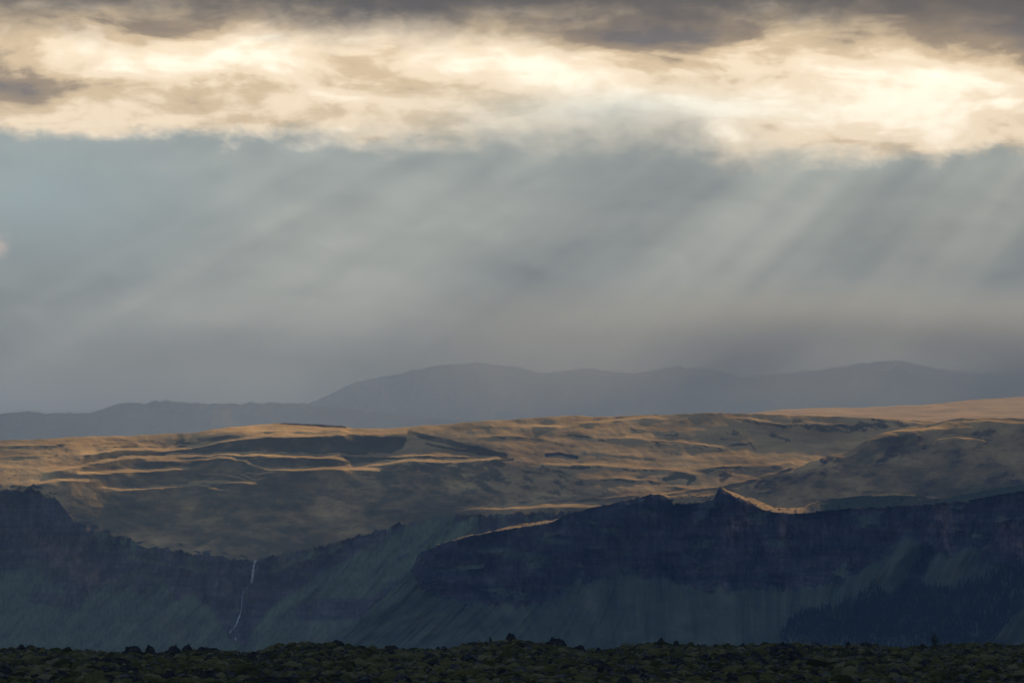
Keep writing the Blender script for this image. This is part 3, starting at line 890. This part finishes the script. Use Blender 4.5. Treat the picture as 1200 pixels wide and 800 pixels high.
def field_height(wx, wy):
    """height of the lava field over its own footprint (world metres)"""
    d = np.hypot(wx, wy)
    px = 600 + FPX * math.cos(PITCH) * wx / np.maximum(wy, 1)
    ytop = curve(FIELD_TOP, px) + 3.5
    crest_z = CAM_Z + (HORIZON - ytop) / FPX * 600
    z0 = CAM_Z - 330 * 58 / FPX
    s = np.clip((d - 300) / 300, 0, 1)
    base = z0 + (crest_z - z0) * (s * .75 + .25 * s * s)
    und = fbm(wx * .03, wy * .014, 501, 3, .5) * .55 * (1 - s) + fbm(wx * .012, wy * .02, 502, 3, .5) * .25 * (1 - s ** 2)
    h = base + und
    near = smooth(60, 300, d)
    h = h * near + (z0 - .4 + fbm(wx * .05, wy * .05, 503, 3) * .3) * (1 - near)
    back = smooth(612, 820, d)
    return h * (1 - back) + .05 * back


def lava_material():
    m, g = new_mat('moss_and_lava')
    geo = g.n.new('ShaderNodeNewGeometry')
    p = geo.outputs['Position']
    tone, bare = attr(g, 'tone'), attr(g, 'bare')
    n1 = g.noise(p, .9, 5, .65)
    n2 = g.noise(p, 4.0, 4, .65)
    n0 = g.noise(p, .06, 3, .5)
    c = g.ramp(g.add(tone, g.mul(g.sub(n0, .5), .8)), [(.0, (.020, .021, .008)), (.35, (.050, .051, .017)), (.65, (.095, .090, .032)), (1.0, (.14, .13, .070))], 'LINEAR')
    grey = g.mix(g.step(n1, .4, .6), (.014, .014, .014), (.08, .08, .076))
    f = g.step(g.add(bare, g.mul(g.sub(n1, .5), .8), g.mul(g.sub(n2, .5), .6)), .42, .62)
    c = g.mix(f, c, grey)
    c = g.scale(c, g.add(-.1, g.mul(n2, 1.2), g.mul(n1, 1.0)))
    return finish(m, g, c, g.add(n1, g.mul(n2, .5)), .4, 1.0)


M_lava = lava_material()


def lump(rng, seg=9, rings=4, rough=.22, squash=.6, full=False):
    """an irregular mossy hummock or boulder"""
    V, F = [], []
    ph = rng.random(6) * 6.28
    lo = -.35 if full else -.15
    for i in range(rings + 1):
        el = lo + (math.pi / 2 - lo) * (i / rings)
        if i == rings:
            V.append((0, 0, squash * (1 + rng.normal() * .05)))
            break
        for j in range(seg):
            a = 2 * math.pi * j / seg
            r = 1 + rough * (math.sin(a * 2 + ph[0]) * .5 + math.sin(a * 3 + ph[1] + el * 2) * .45 + rng.normal() * .33)
            V.append((math.cos(el) * math.cos(a) * r, math.cos(el) * math.sin(a) * r, math.sin(el) * squash * (1 + rng.normal() * rough * .5)))
    for i in range(rings - 1):
        for j in range(seg):
            a, b = i * seg + j, i * seg + (j + 1) % seg
            F.append((a, b, b + seg))
            F.append((a, b + seg, a + seg))
    t = len(V) - 1
    for j in range(seg):
        F.append(((rings - 1) * seg + j, (rings - 1) * seg + (j + 1) % seg, t))
    return np.array(V), np.array(F)


def build_field():
    rng = np.random.default_rng(7)
    # sheet
    xs = np.linspace(-.36, .36, 420)
    ds = np.concatenate([np.linspace(25, 280, 40), np.linspace(285, 640, 300), np.linspace(650, 860, 22)])
    A, D = np.meshgrid(xs, ds)
    wx, wy = np.sin(A) * D, np.cos(A) * D
    z = field_height(wx, wy)
    z = z + (fbm(wx * .5, wy * .35, 511, 4, .6) * .25) * smooth(820, 640, D) - .15
    P = np.stack([wx, wy, z], -1)
    tone = .45 + fbm(wx * .08, wy * .05, 512, 4, .6) * .4
    bare = .75 + fbm(wx * .15, wy * .1, 513, 4, .6) * .5
    link('lava_field', grid_mesh('lava_field', P, dict(tone=tone, bare=bare)), M_lava, kind='structure')
    # hummocks of moss over the whole visible part
    protos = [lump(rng, 8, 3, .26, rng.uniform(.45, .75)) for _ in range(14)]
    Vs, Fs, T, B = [], [], [], []
    n = 0
    for k in range(17500):
        d = 322 + (640 - 322) * rng.random() ** 1.15
        half = .152 * d
        x = rng.uniform(-half, half)
        y = math.sqrt(max(d * d - x * x, 1))
        clump = float(fbm(np.array([x * .05]), np.array([y * .03]), 514, 3, .5)[0])
        if clump < -.55 and rng.random() < .5:
            continue
        V, F = protos[k % 14]
        r = float(np.clip(rng.lognormal(-1.22, .55), .16, 1.4)) * (.65 + .35 * d / 600)
        if d > 560:
            r = min(r, .95)
        a = rng.random() * 6.28
        c, s = math.cos(a), math.sin(a)
        sx, sy, sz = r * rng.uniform(.75, 1.3), r * rng.uniform(.7, 1.1), r * rng.uniform(.8, 1.5)
        z = float(field_height(np.array([x]), np.array([y]))[0]) - .12 * r
        W = np.stack([V[:, 0] * sx, V[:, 1] * sy, V[:, 2] * sz], 1)
        W = np.stack([W[:, 0] * c - W[:, 1] * s + x, W[:, 0] * s + W[:, 1] * c + y, W[:, 2] + z], 1)
        Vs.append(W)
        Fs.append(F + n)
        n += len(W)
        t = np.clip(.42 + clump * .3 + rng.normal() * .24, 0, 1)
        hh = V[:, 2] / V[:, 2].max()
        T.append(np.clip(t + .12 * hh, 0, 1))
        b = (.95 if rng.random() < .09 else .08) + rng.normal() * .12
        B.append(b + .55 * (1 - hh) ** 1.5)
    me = tri_mesh('moss_hummocks', np.concatenate(Vs), np.concatenate(Fs), dict(tone=np.concatenate(T), bare=np.concatenate(B)))
    link('moss_hummocks', me, M_lava, kind='stuff', label='uneven hummocks of olive and grey moss covering the lava field in the foreground', cat='moss')


build_field()


def rock_material():
    m, g = new_mat('dark_lava_rock')
    tc = g.n.new('ShaderNodeTexCoord')
    p = tc.outputs['Object']
    n1 = g.noise(p, 2.0, 5, .7)
    n2 = g.noise(p, 9.0, 4, .7)
    c = g.mix(g.step(n1, .4, .62), (.016, .016, .017), (.045, .045, .043))
    c = g.mix(g.step(n1, .60, .75), c, (.05, .055, .022))
    return finish(m, g, c, g.add(n1, g.mul(n2, .5)), .2, 1.0)


M_rock = rock_material()


def build_rocks():
    rng = np.random.default_rng(23)
    meshes = []
    for k in range(7):
        V, F = lump(rng, 10, 5, .30, rng.uniform(.65, .95), True)
        meshes.append(tri_mesh('lava_rock', V, F, smooth_shade=False))
        meshes[-1].materials.append(M_rock)

    def place(px, d, w_px, h_px, label, group, k):
        hx, hy, _t = heading(np.float64(px), np.float64(750))
        x, y = float(hx * d), float(hy * d)
        z = float(field_height(np.array([x]), np.array([y]))[0])
        w, h = w_px * d / FPX / 2, h_px * d / FPX
        o = link('lava_rock', meshes[k % 7], None, None, None, label, 'rock', group, (x, y, z + .12 * h))
        o.rotation_euler = (0, 0, rng.random() * 6.28)
        o.scale = (w, w * rng.uniform(.8, 1.2), h)
        return o
    sky = [
        (25, 9, 6, 'small black lava rock breaking the skyline near the left edge of the field'),
        (156, 18, 10, 'large rounded black boulder standing on the field crest, left of the waterfall'),
        (176, 10, 10, 'upright dark boulder just right of the large rounded crest boulder'),
        (219, 11, 10, 'narrow dark boulder on the crest below and left of the waterfall foot'),
        (204, 18, 9, 'wide grey boulder lying just below the crest, between two dark crest boulders'),
        (240, 22, 6, 'long low dark rock lying flat along the crest under the waterfall'),
        (395, 12, 7, 'dark rock on top of the first rise right of the waterfall'),
        (424, 4, 4, 'tiny dark stone alone on the crest in the dip between two rises'),
        (459, 16, 6, 'broad flat dark boulder on the crest in the dip left of centre'),
        (513, 5, 4, 'small dark stone on the crest just before the central rise'),
        (599, 9, 10, 'pointed dark rock crowning the highest central rise of the lava field'),
        (651, 22, 9, 'big domed mossy dark boulder right of the central rise'),
        (679, 12, 7, 'ragged dark rock in the saddle right of the domed boulder'),
        (701, 7, 6, 'small knobbly dark rock at the bottom of the saddle right of centre'),
        (774, 7, 9, 'slim upright dark rock on the crest, right of the central saddle'),
        (792, 6, 7, 'small dark knob of rock on the crest next to the slim upright one'),
        (994, 6, 6, 'small dark stone on the crest in front of the dark conifers'),
        (1014, 17, 6, 'flat wide black boulder on the crest in front of the conifers'),
        (955, 12, 5, 'low dark rock on the crest in front of the left end of the conifers'),
        (870, 6, 5, 'small dark stone on the crest below the light green scree'),
    ]
    for k, (px, w, h, lab) in enumerate(sky):
        place(px, 598, w * 1.15, h * 1.0, lab, None, k)
    big = [(919, 24, 11, 765, 'large black boulder below the crest, left of the white-flecked rocks'),
           (931, 22, 12, 777, 'very dark blocky boulder in front of the large black one'),
           (852, 24, 9, 775, 'ragged black outcrop of boulders near the lower right'),
           (885, 14, 7, 771, 'dark rounded boulder right of the ragged black outcrop'),
           (1160, 20, 10, 790, 'big black boulder at the bottom right of the field'),
           (1015, 18, 8, 786, 'grey lava boulder near the bottom edge, right of centre')]
    for k, (px, w, h, py, lab) in enumerate(big):
        s = (802 - py) / 45.0
        place(px, 330 + 260 * s, w, h, lab, None, k + 3)
    for k in range(120):
        px = rng.uniform(5, 1195)
        s = rng.random() ** 1.1
        d = 335 + 245 * s
        w = rng.uniform(8, 20) * (1.1 - .35 * s)
        place(px, d, w, w * rng.uniform(.28, .5), 'dark lava boulder half sunk among the moss hummocks', 'dark boulders scattered over the lava field', k)


build_rocks()


# ------------------------------------------------------------------ shrub on the crest
def plain(name, c, var=.5, sc=3.0):
    m, g = new_mat(name)
    tc = g.n.new('ShaderNodeTexCoord')
    n = g.noise(tc.outputs['Object'], sc, 4, .6)
    return finish(m, g, g.scale(g.mix(0.0, c, c), g.add(1 - var * .5, g.mul(n, var))))


M_leaf = plain('shrub_leaves', (.035, .048, .020), .8, 5)
M_bark = plain('bark', (.05, .04, .03), .5)
M_needle = plain('spruce_needles', (.020, .032, .018), .8, .3)
M_water = plain('falling_water', (.50, .54, .58), .4, .2)
M_snow = plain('old_snow', (.75, .78, .82), .2, .01)


def shrub(px, d, w_px, h_px, n, label, seed):
    rng = np.random.default_rng(seed)
    hx, hy, _t = heading(np.float64(px), np.float64(750))
    x, y = float(hx * d), float(hy * d)
    z = float(field_height(np.array([x]), np.array([y]))[0])
    w, h = w_px * d / FPX / 2, h_px * d / FPX
    root = link('shrub', None, None, None, None, label, 'shrub', None, (x, y, z))
    V, F = [], []
    tips = []
    for k in range(9):
        a = rng.random() * 6.28
        lean = rng.uniform(.1, .8)
        tip = np.array([math.cos(a) * w * lean, math.sin(a) * w * lean, h * rng.uniform(.55, 1.0)])
        mid = tip * np.array([.4, .4, .5])
        base = np.array([math.cos(a) * .05, math.sin(a) * .05, -.1])
        tips.append((mid, tip))
        for p, q, r in ((base, mid, .035), (mid, tip, .02)):
            i = len(V)
            for pt, rr in ((p, r), (q, r * .6)):
                for j in range(4):
                    b = j * math.pi / 2
                    V.append(pt + np.array([math.cos(b) * rr, math.sin(b) * rr, 0]))
            for j in range(4):
                F.append((i + j, i + (j + 1) % 4, i + 4 + (j + 1) % 4, i + 4 + j))
    link('stem', tri_mesh('stem', V, F), M_bark, root)
    V, F = [], []
    for k in range(n):
        mid, tip = tips[rng.integers(len(tips))]
        c = mid + (tip - mid) * rng.uniform(-.3, 1.05) + rng.normal(size=3) * w * .2
        c[2] = max(c[2], .05)
        s = rng.uniform(.05, .11)
        d1 = rng.normal(size=3)
        d1 /= np.linalg.norm(d1)
        d2 = np.cross(d1, rng.normal(size=3))
        d2 /= np.linalg.norm(d2)
        i = len(V)
        V += [c - d1 * s, c + d2 * s * .5, c + d1 * s, c - d2 * s * .5]
        F.append((i, i + 1, i + 2, i + 3))
    link('foliage', tri_mesh('foliage', V, F, smooth_shade=False), M_leaf, root)


shrub(1095, 596, 13, 15, 500, 'leafy dark shrub standing on the field crest in front of the conifers at right', 61)
shrub(575, 596, 4, 7, 120, 'tiny upright sprig on the crest just left of the central rise', 62)


# ------------------------------------------------------------------ conifers on the escarpment foot
def conifer(rng, h, tiers=5, seg=6):
    V, F = [], []
    for k in range(tiers):
        z0 = h * (.10 + .86 * k / tiers)
        z1 = min(h, z0 + h * .36 * (1 - .25 * k / tiers))
        r = h * .21 * (1 - k / (tiers + .6))
        i = len(V)
        off = rng.normal(size=2) * .04 * r
        for j in range(seg):
            a = 2 * math.pi * (j + rng.random() * .5) / seg
            rr = r * rng.uniform(.65, 1.15)
            V.append((math.cos(a) * rr + off[0], math.sin(a) * rr + off[1], z0 - rng.random() * .05 * h))
        V.append((off[0], off[1], z1))
        for j in range(seg):
            F.append((i + j, i + (j + 1) % seg, i + seg))
    return np.array(V), np.array(F)


def build_wood():
    rng = np.random.default_rng(91)
    H = hills['escarp']
    protos = [conifer(rng, 1.0) for _ in range(8)]
    upper = [(905, 762), (918, 740), (930, 722), (950, 715), (975, 712), (1000, 706), (1015, 692), (1025, 686), (1040, 700), (1060, 695), (1075, 688), (1100, 693), (1120, 690), (1150, 678), (1175, 665), (1200, 655)]
    lower_r = [(905, 770), (1150, 770), (1165, 748), (1185, 722), (1200, 708), (1260, 650)]
    pts = []
    tries = 0
    while len(pts) < 3400 and tries < 60000:
        tries += 1
        px, py = rng.uniform(900, 1215), rng.uniform(655, 765)
        if py < curve(upper, px) + rng.normal() * 2 or py > curve(lower_r, px) + 2:
            continue
        dens = float(fbm(np.array([px * .03]), np.array([py * .05]), 95, 3)[0])
        if dens < -.25 and rng.random() < .75:
            continue
        if px > 1110 and py < 715 and rng.random() < .35:
            continue
        pts.append((px, py))
    pts.sort(key=lambda q: q[1] - curve(upper, q[0]))
    edge = [p for p in pts[:500]][::5][:90]
    es = set(edge)
    rest = [p for p in pts if p not in es]
    Vs, Fs = [], []
    n = 0
    for k, (px, py) in enumerate(rest):
        p, i, j = H.at(px, py)
        h = rng.uniform(3.5, 6.5) if rng.random() < .5 else rng.uniform(6.0, 11.0)
        V, F = protos[k % 8]
        a = rng.random() * 6.28
        c, s = math.cos(a), math.sin(a)
        W = V * h
        W = np.stack([W[:, 0] * c - W[:, 1] * s + p.x, W[:, 0] * s + W[:, 1] * c + p.y, W[:, 2] + p.z - .5], 1)
        Vs.append(W)
        Fs.append(F + n)
        n += len(W)
    link('conifer_forest', tri_mesh('conifer_forest', np.concatenate(Vs), np.concatenate(Fs), smooth_shade=False), M_needle,
         kind='stuff', label='dark dense conifer plantation on the foot of the escarpment at right', cat='forest')
    crowns = []
    for V, F in protos:
        me = tri_mesh('crown', V, F, smooth_shade=False)
        me.materials.append(M_needle)
        crowns.append(me)
    tv = [(math.cos(a) * r, math.sin(a) * r, z) for z, r in ((-.06, .022), (.3, .016)) for a in (0, 1.57, 3.14, 4.71)]
    trunk = tri_mesh('trunk', tv, [(j, (j + 1) % 4, 4 + (j + 1) % 4, 4 + j) for j in range(4)])
    trunk.materials.append(M_bark)
    for k, (px, py) in enumerate(edge):
        p, i, j = H.at(px, py)
        h = rng.uniform(6.5, 10.5)
        root = link('spruce_tree', None, None, None, None, 'dark spruce at the ragged upper edge of the conifer plantation', 'tree', 'spruces along the upper edge of the plantation', p)
        root.scale = (h, h, h)
        root.rotation_euler = (0, 0, rng.random() * 6.28)
        link('crown', crowns[k % 8], None, root)
        link('trunk', trunk, None, root)


build_wood()


# ------------------------------------------------------------------ waterfall
def build_waterfall():
    H = hills['plateau']
    rng = np.random.default_rng(5)
    root = link('waterfall', None, None, None, None, 'thin white waterfall dropping over the left cliffs in two steps', 'waterfall', None, H.at(298, 657)[0])

    def ribbon(name, line, w_px):
        V, F = [], []
        pts = []
        for k in range(len(line) - 1):
            (ax, ay), (bx, by) = line[k], line[k + 1]
            m = max(2, int(math.hypot(bx - ax, by - ay) / 1.2))
            for q in range(m):
                pts.append((ax + (bx - ax) * q / m, ay + (by - ay) * q / m))
        pts.append(line[-1])
        ds = []
        for (px, py) in pts:
            p, i, j = H.at(px, py)
            ds.append(math.hypot(p.x, p.y))
        ds = np.array(ds)
        ds = np.minimum.accumulate(ds)      # water falls outward, never back into the cliff
        for k, (px, py) in enumerate(pts):
            d = ds[k] - 2.5
            c = survey(px, py, d)
            w = w_px * d / FPX / 2 * rng.uniform(.45, 1.35)
            for a in (-1, -.4, .4, 1):
                V.append((c.x + a * w, c.y - (1 - a * a) * 1.2 + (2.5 if abs(a) == 1 else 0), c.z))
        for k in range(len(pts) - 1):
            for a in range(3):
                i = k * 4 + a
                F.append((i, i + 1, i + 5, i + 4))
        me = tri_mesh(name, np.array(V) - np.array(root.location), F)
        return link(name, me, M_water, root)
    ribbon('upper_fall', [(299.5, 656), (297.5, 661), (296.5, 670), (295, 683)], 2.6)
    ribbon('upper_strand', [(296.3, 667), (294.3, 676), (292.8, 684)], .8)
    ribbon('thin_cascade', [(285, 688), (283.5, 700), (283, 712), (281, 720)], .7)
    ribbon('thin_cascade', [(292.5, 684), (288, 690), (285.5, 695)], .5)
    ribbon('lower_cascade', [(281, 720), (279, 725), (276.5, 732), (273, 736), (270, 739), (269.5, 741.5)], 1.7)
    ribbon('foot_splash', [(276, 746), (276.2, 750)], 1.5)


build_waterfall()


def build_snow():
    H = hills['mountain']

    def patch(o, pts, zz):
        V, F = [], []
        for (px, py, hh) in pts:
            p, i, j = H.at(px, py)
            d = math.hypot(p.x, p.y) - 60
            for yy in (py - hh, py, py + hh):
                c = survey(px, yy, d - (30 if yy == py else 0))
                V.append((c.x, c.y, c.z))
        for k in range(len(pts) - 1):
            for a in range(2):
                i = k * 3 + a
                F.append((i, i + 1, i + 4, i + 3))
        return tri_mesh(o, V, F)
    link('snow_patch', patch('snow_patch', [(1016, 430.5, .2), (1024, 432, .4), (1034, 433.5, .7), (1042, 433, 1.0), (1046, 429.5, 2.2), (1050, 427, 2.2), (1053, 427, .8)], 0), M_snow,
         label='bright snow patch high on the misty far mountain at right', cat='snow patch')


build_snow()


# ------------------------------------------------------------------ unseen cloud bank added outside the frame to shade the valley
def build_shade_cloud():
    rng = np.random.default_rng(3)
    m, g = new_mat('shade_cloud_body')
    finish(m, g, (.80, .80, .80))
    H0 = 2600.0
    L = (H0 - 20) / math.tan(R(SUN_EL))
    ox, oy = L * math.sin(R(SUN_AZ)), L * math.cos(R(SUN_AZ))
    Vs, Fs = [], []
    n = 0
    gx, gy = 40, 20
    for cy in np.arange(-900, 4000, 520):
        for cx in (-760, -300, 150, 620, 1050):
            px, py = cx + rng.normal() * 60, cy + rng.normal() * 80
            if py > 3250:
                continue
            a = np.linspace(0, 2 * math.pi, gx, endpoint=False)
            b = np.linspace(-math.pi / 2, math.pi / 2, gy)
            A, B = np.meshgrid(a, b)
            X, Y, Z = np.cos(B) * np.cos(A), np.cos(B) * np.sin(A), np.sin(B)
            r = 1 + .16 * fbm(X * 2.3 + n * .01, Y * 2.3 + Z * 2, 71, 4, .6)
            V = np.stack([X * r * 430 + px + ox, Y * r * 430 + py + oy, np.where(Z > 0, Z * 260, Z * 70) * r + H0], -1).reshape(-1, 3)
            i = (np.arange(gy - 1)[:, None] * gx + np.arange(gx)[None, :])
            i2 = (np.arange(gy - 1)[:, None] * gx + (np.arange(gx)[None, :] + 1) % gx)
            F = np.stack([i, i2, i2 + gx, i + gx], -1).reshape(-1, 4)
            Vs.append(V)
            Fs.append(F + n)
            n += len(V)
    link('shade_cloud_bank', tri_mesh('shade_cloud_bank', np.concatenate(Vs), np.concatenate(Fs)), m, kind='structure')


build_shade_cloud()

# ------------------------------------------------------------------ haze
HAZE = 7.0e-5
bm_v = [(x, y, z) for z in (-58, 1640) for y in (-18500, 42500) for x in (-38500, 38500)]
me = tri_mesh('haze', bm_v, [(0, 2, 3, 1), (4, 5, 7, 6), (0, 1, 5, 4), (2, 6, 7, 3), (0, 4, 6, 2), (1, 3, 7, 5)], smooth_shade=False)
hm = bpy.data.materials.new('evening_haze')
hm.use_nodes = True
hm.node_tree.nodes.clear()
pv = hm.node_tree.nodes.new('ShaderNodeVolumePrincipled')
pv.inputs['Color'].default_value = (.36, .60, .97, 1)
pv.inputs['Density'].default_value = HAZE
pv.inputs['Anisotropy'].default_value = -0.28
ho = hm.node_tree.nodes.new('ShaderNodeOutputMaterial')
hm.node_tree.links.new(pv.outputs[0], ho.inputs['Volume'])
link('haze', me, hm, kind='stuff', label='thin blue evening haze filling the air over the valley', cat='haze')


# ------------------------------------------------------------------ rain mist hiding the mountain tops
def build_mist():
    V, F = [], []
    c = Vector((600.0, 15500.0, 990.0))
    rx, ry, rz = 4600.0, 1100.0, 600.0
    nx_, ny_ = 32, 16
    for i in range(ny_ + 1):
        b = -math.pi / 2 + math.pi * i / ny_
        for j in range(nx_):
            a = 2 * math.pi * j / nx_
            V.append((math.cos(b) * math.cos(a), math.cos(b) * math.sin(a), math.sin(b)))
    for i in range(ny_):
        for j in range(nx_):
            F.append((i * nx_ + j, i * nx_ + (j + 1) % nx_, (i + 1) * nx_ + (j + 1) % nx_, (i + 1) * nx_ + j))
    m = bpy.data.materials.new('rain_mist')
    m.use_nodes = True
    m.node_tree.nodes.clear()
    g = NG(m.node_tree)
    tc = g.n.new('ShaderNodeTexCoord')
    p = tc.outputs['Object']
    ln = g.n.new('ShaderNodeVectorMath')
    ln.operation = 'LENGTH'
    g.l.new(p, ln.inputs[0])
    sx = g.n.new('ShaderNodeSeparateXYZ')
    g.l.new(p, sx.inputs[0])
    n = g.noise(g.xyz(g.add(g.mul(sx.outputs[0], 5.0), g.mul(sx.outputs[2], -.9)), g.mul(sx.outputs[1], .8), g.mul(sx.outputs[2], .45)), 1, 3, .5)
    veil = g.mul(g.step(sx.outputs[0], -.30, .10), g.step(g.add(sx.outputs[2], g.mul(g.sub(n, .5), 1.6)), -.05, .65), g.step(n, .2, .6), g.sub(1.0, g.mul(g.gauss(sx.outputs[0], sx.outputs[2], .22, .30, .10, .14), .85)), MIST)
    dens = g.mul(g.step(ln.outputs['Value'], 1.0, .55), g.add(veil, 2.6e-4))
    pv = g.n.new('ShaderNodeVolumePrincipled')
    pv.inputs['Color'].default_value = (.88, .97, .97, 1)
    g.l.new(dens, pv.inputs['Density'])
    pv.inputs['Anisotropy'].default_value = 0.02
    o = g.n.new('ShaderNodeOutputMaterial')
    g.l.new(pv.outputs[0], o.inputs['Volume'])
    ob = link('mist', tri_mesh('mist', V, F), m, kind='stuff', label='grey rain mist hiding the tops of the far mountains', cat='mist', loc=c)
    ob.scale = (rx, ry, rz)


MIST = 2.3e-3
build_mist()
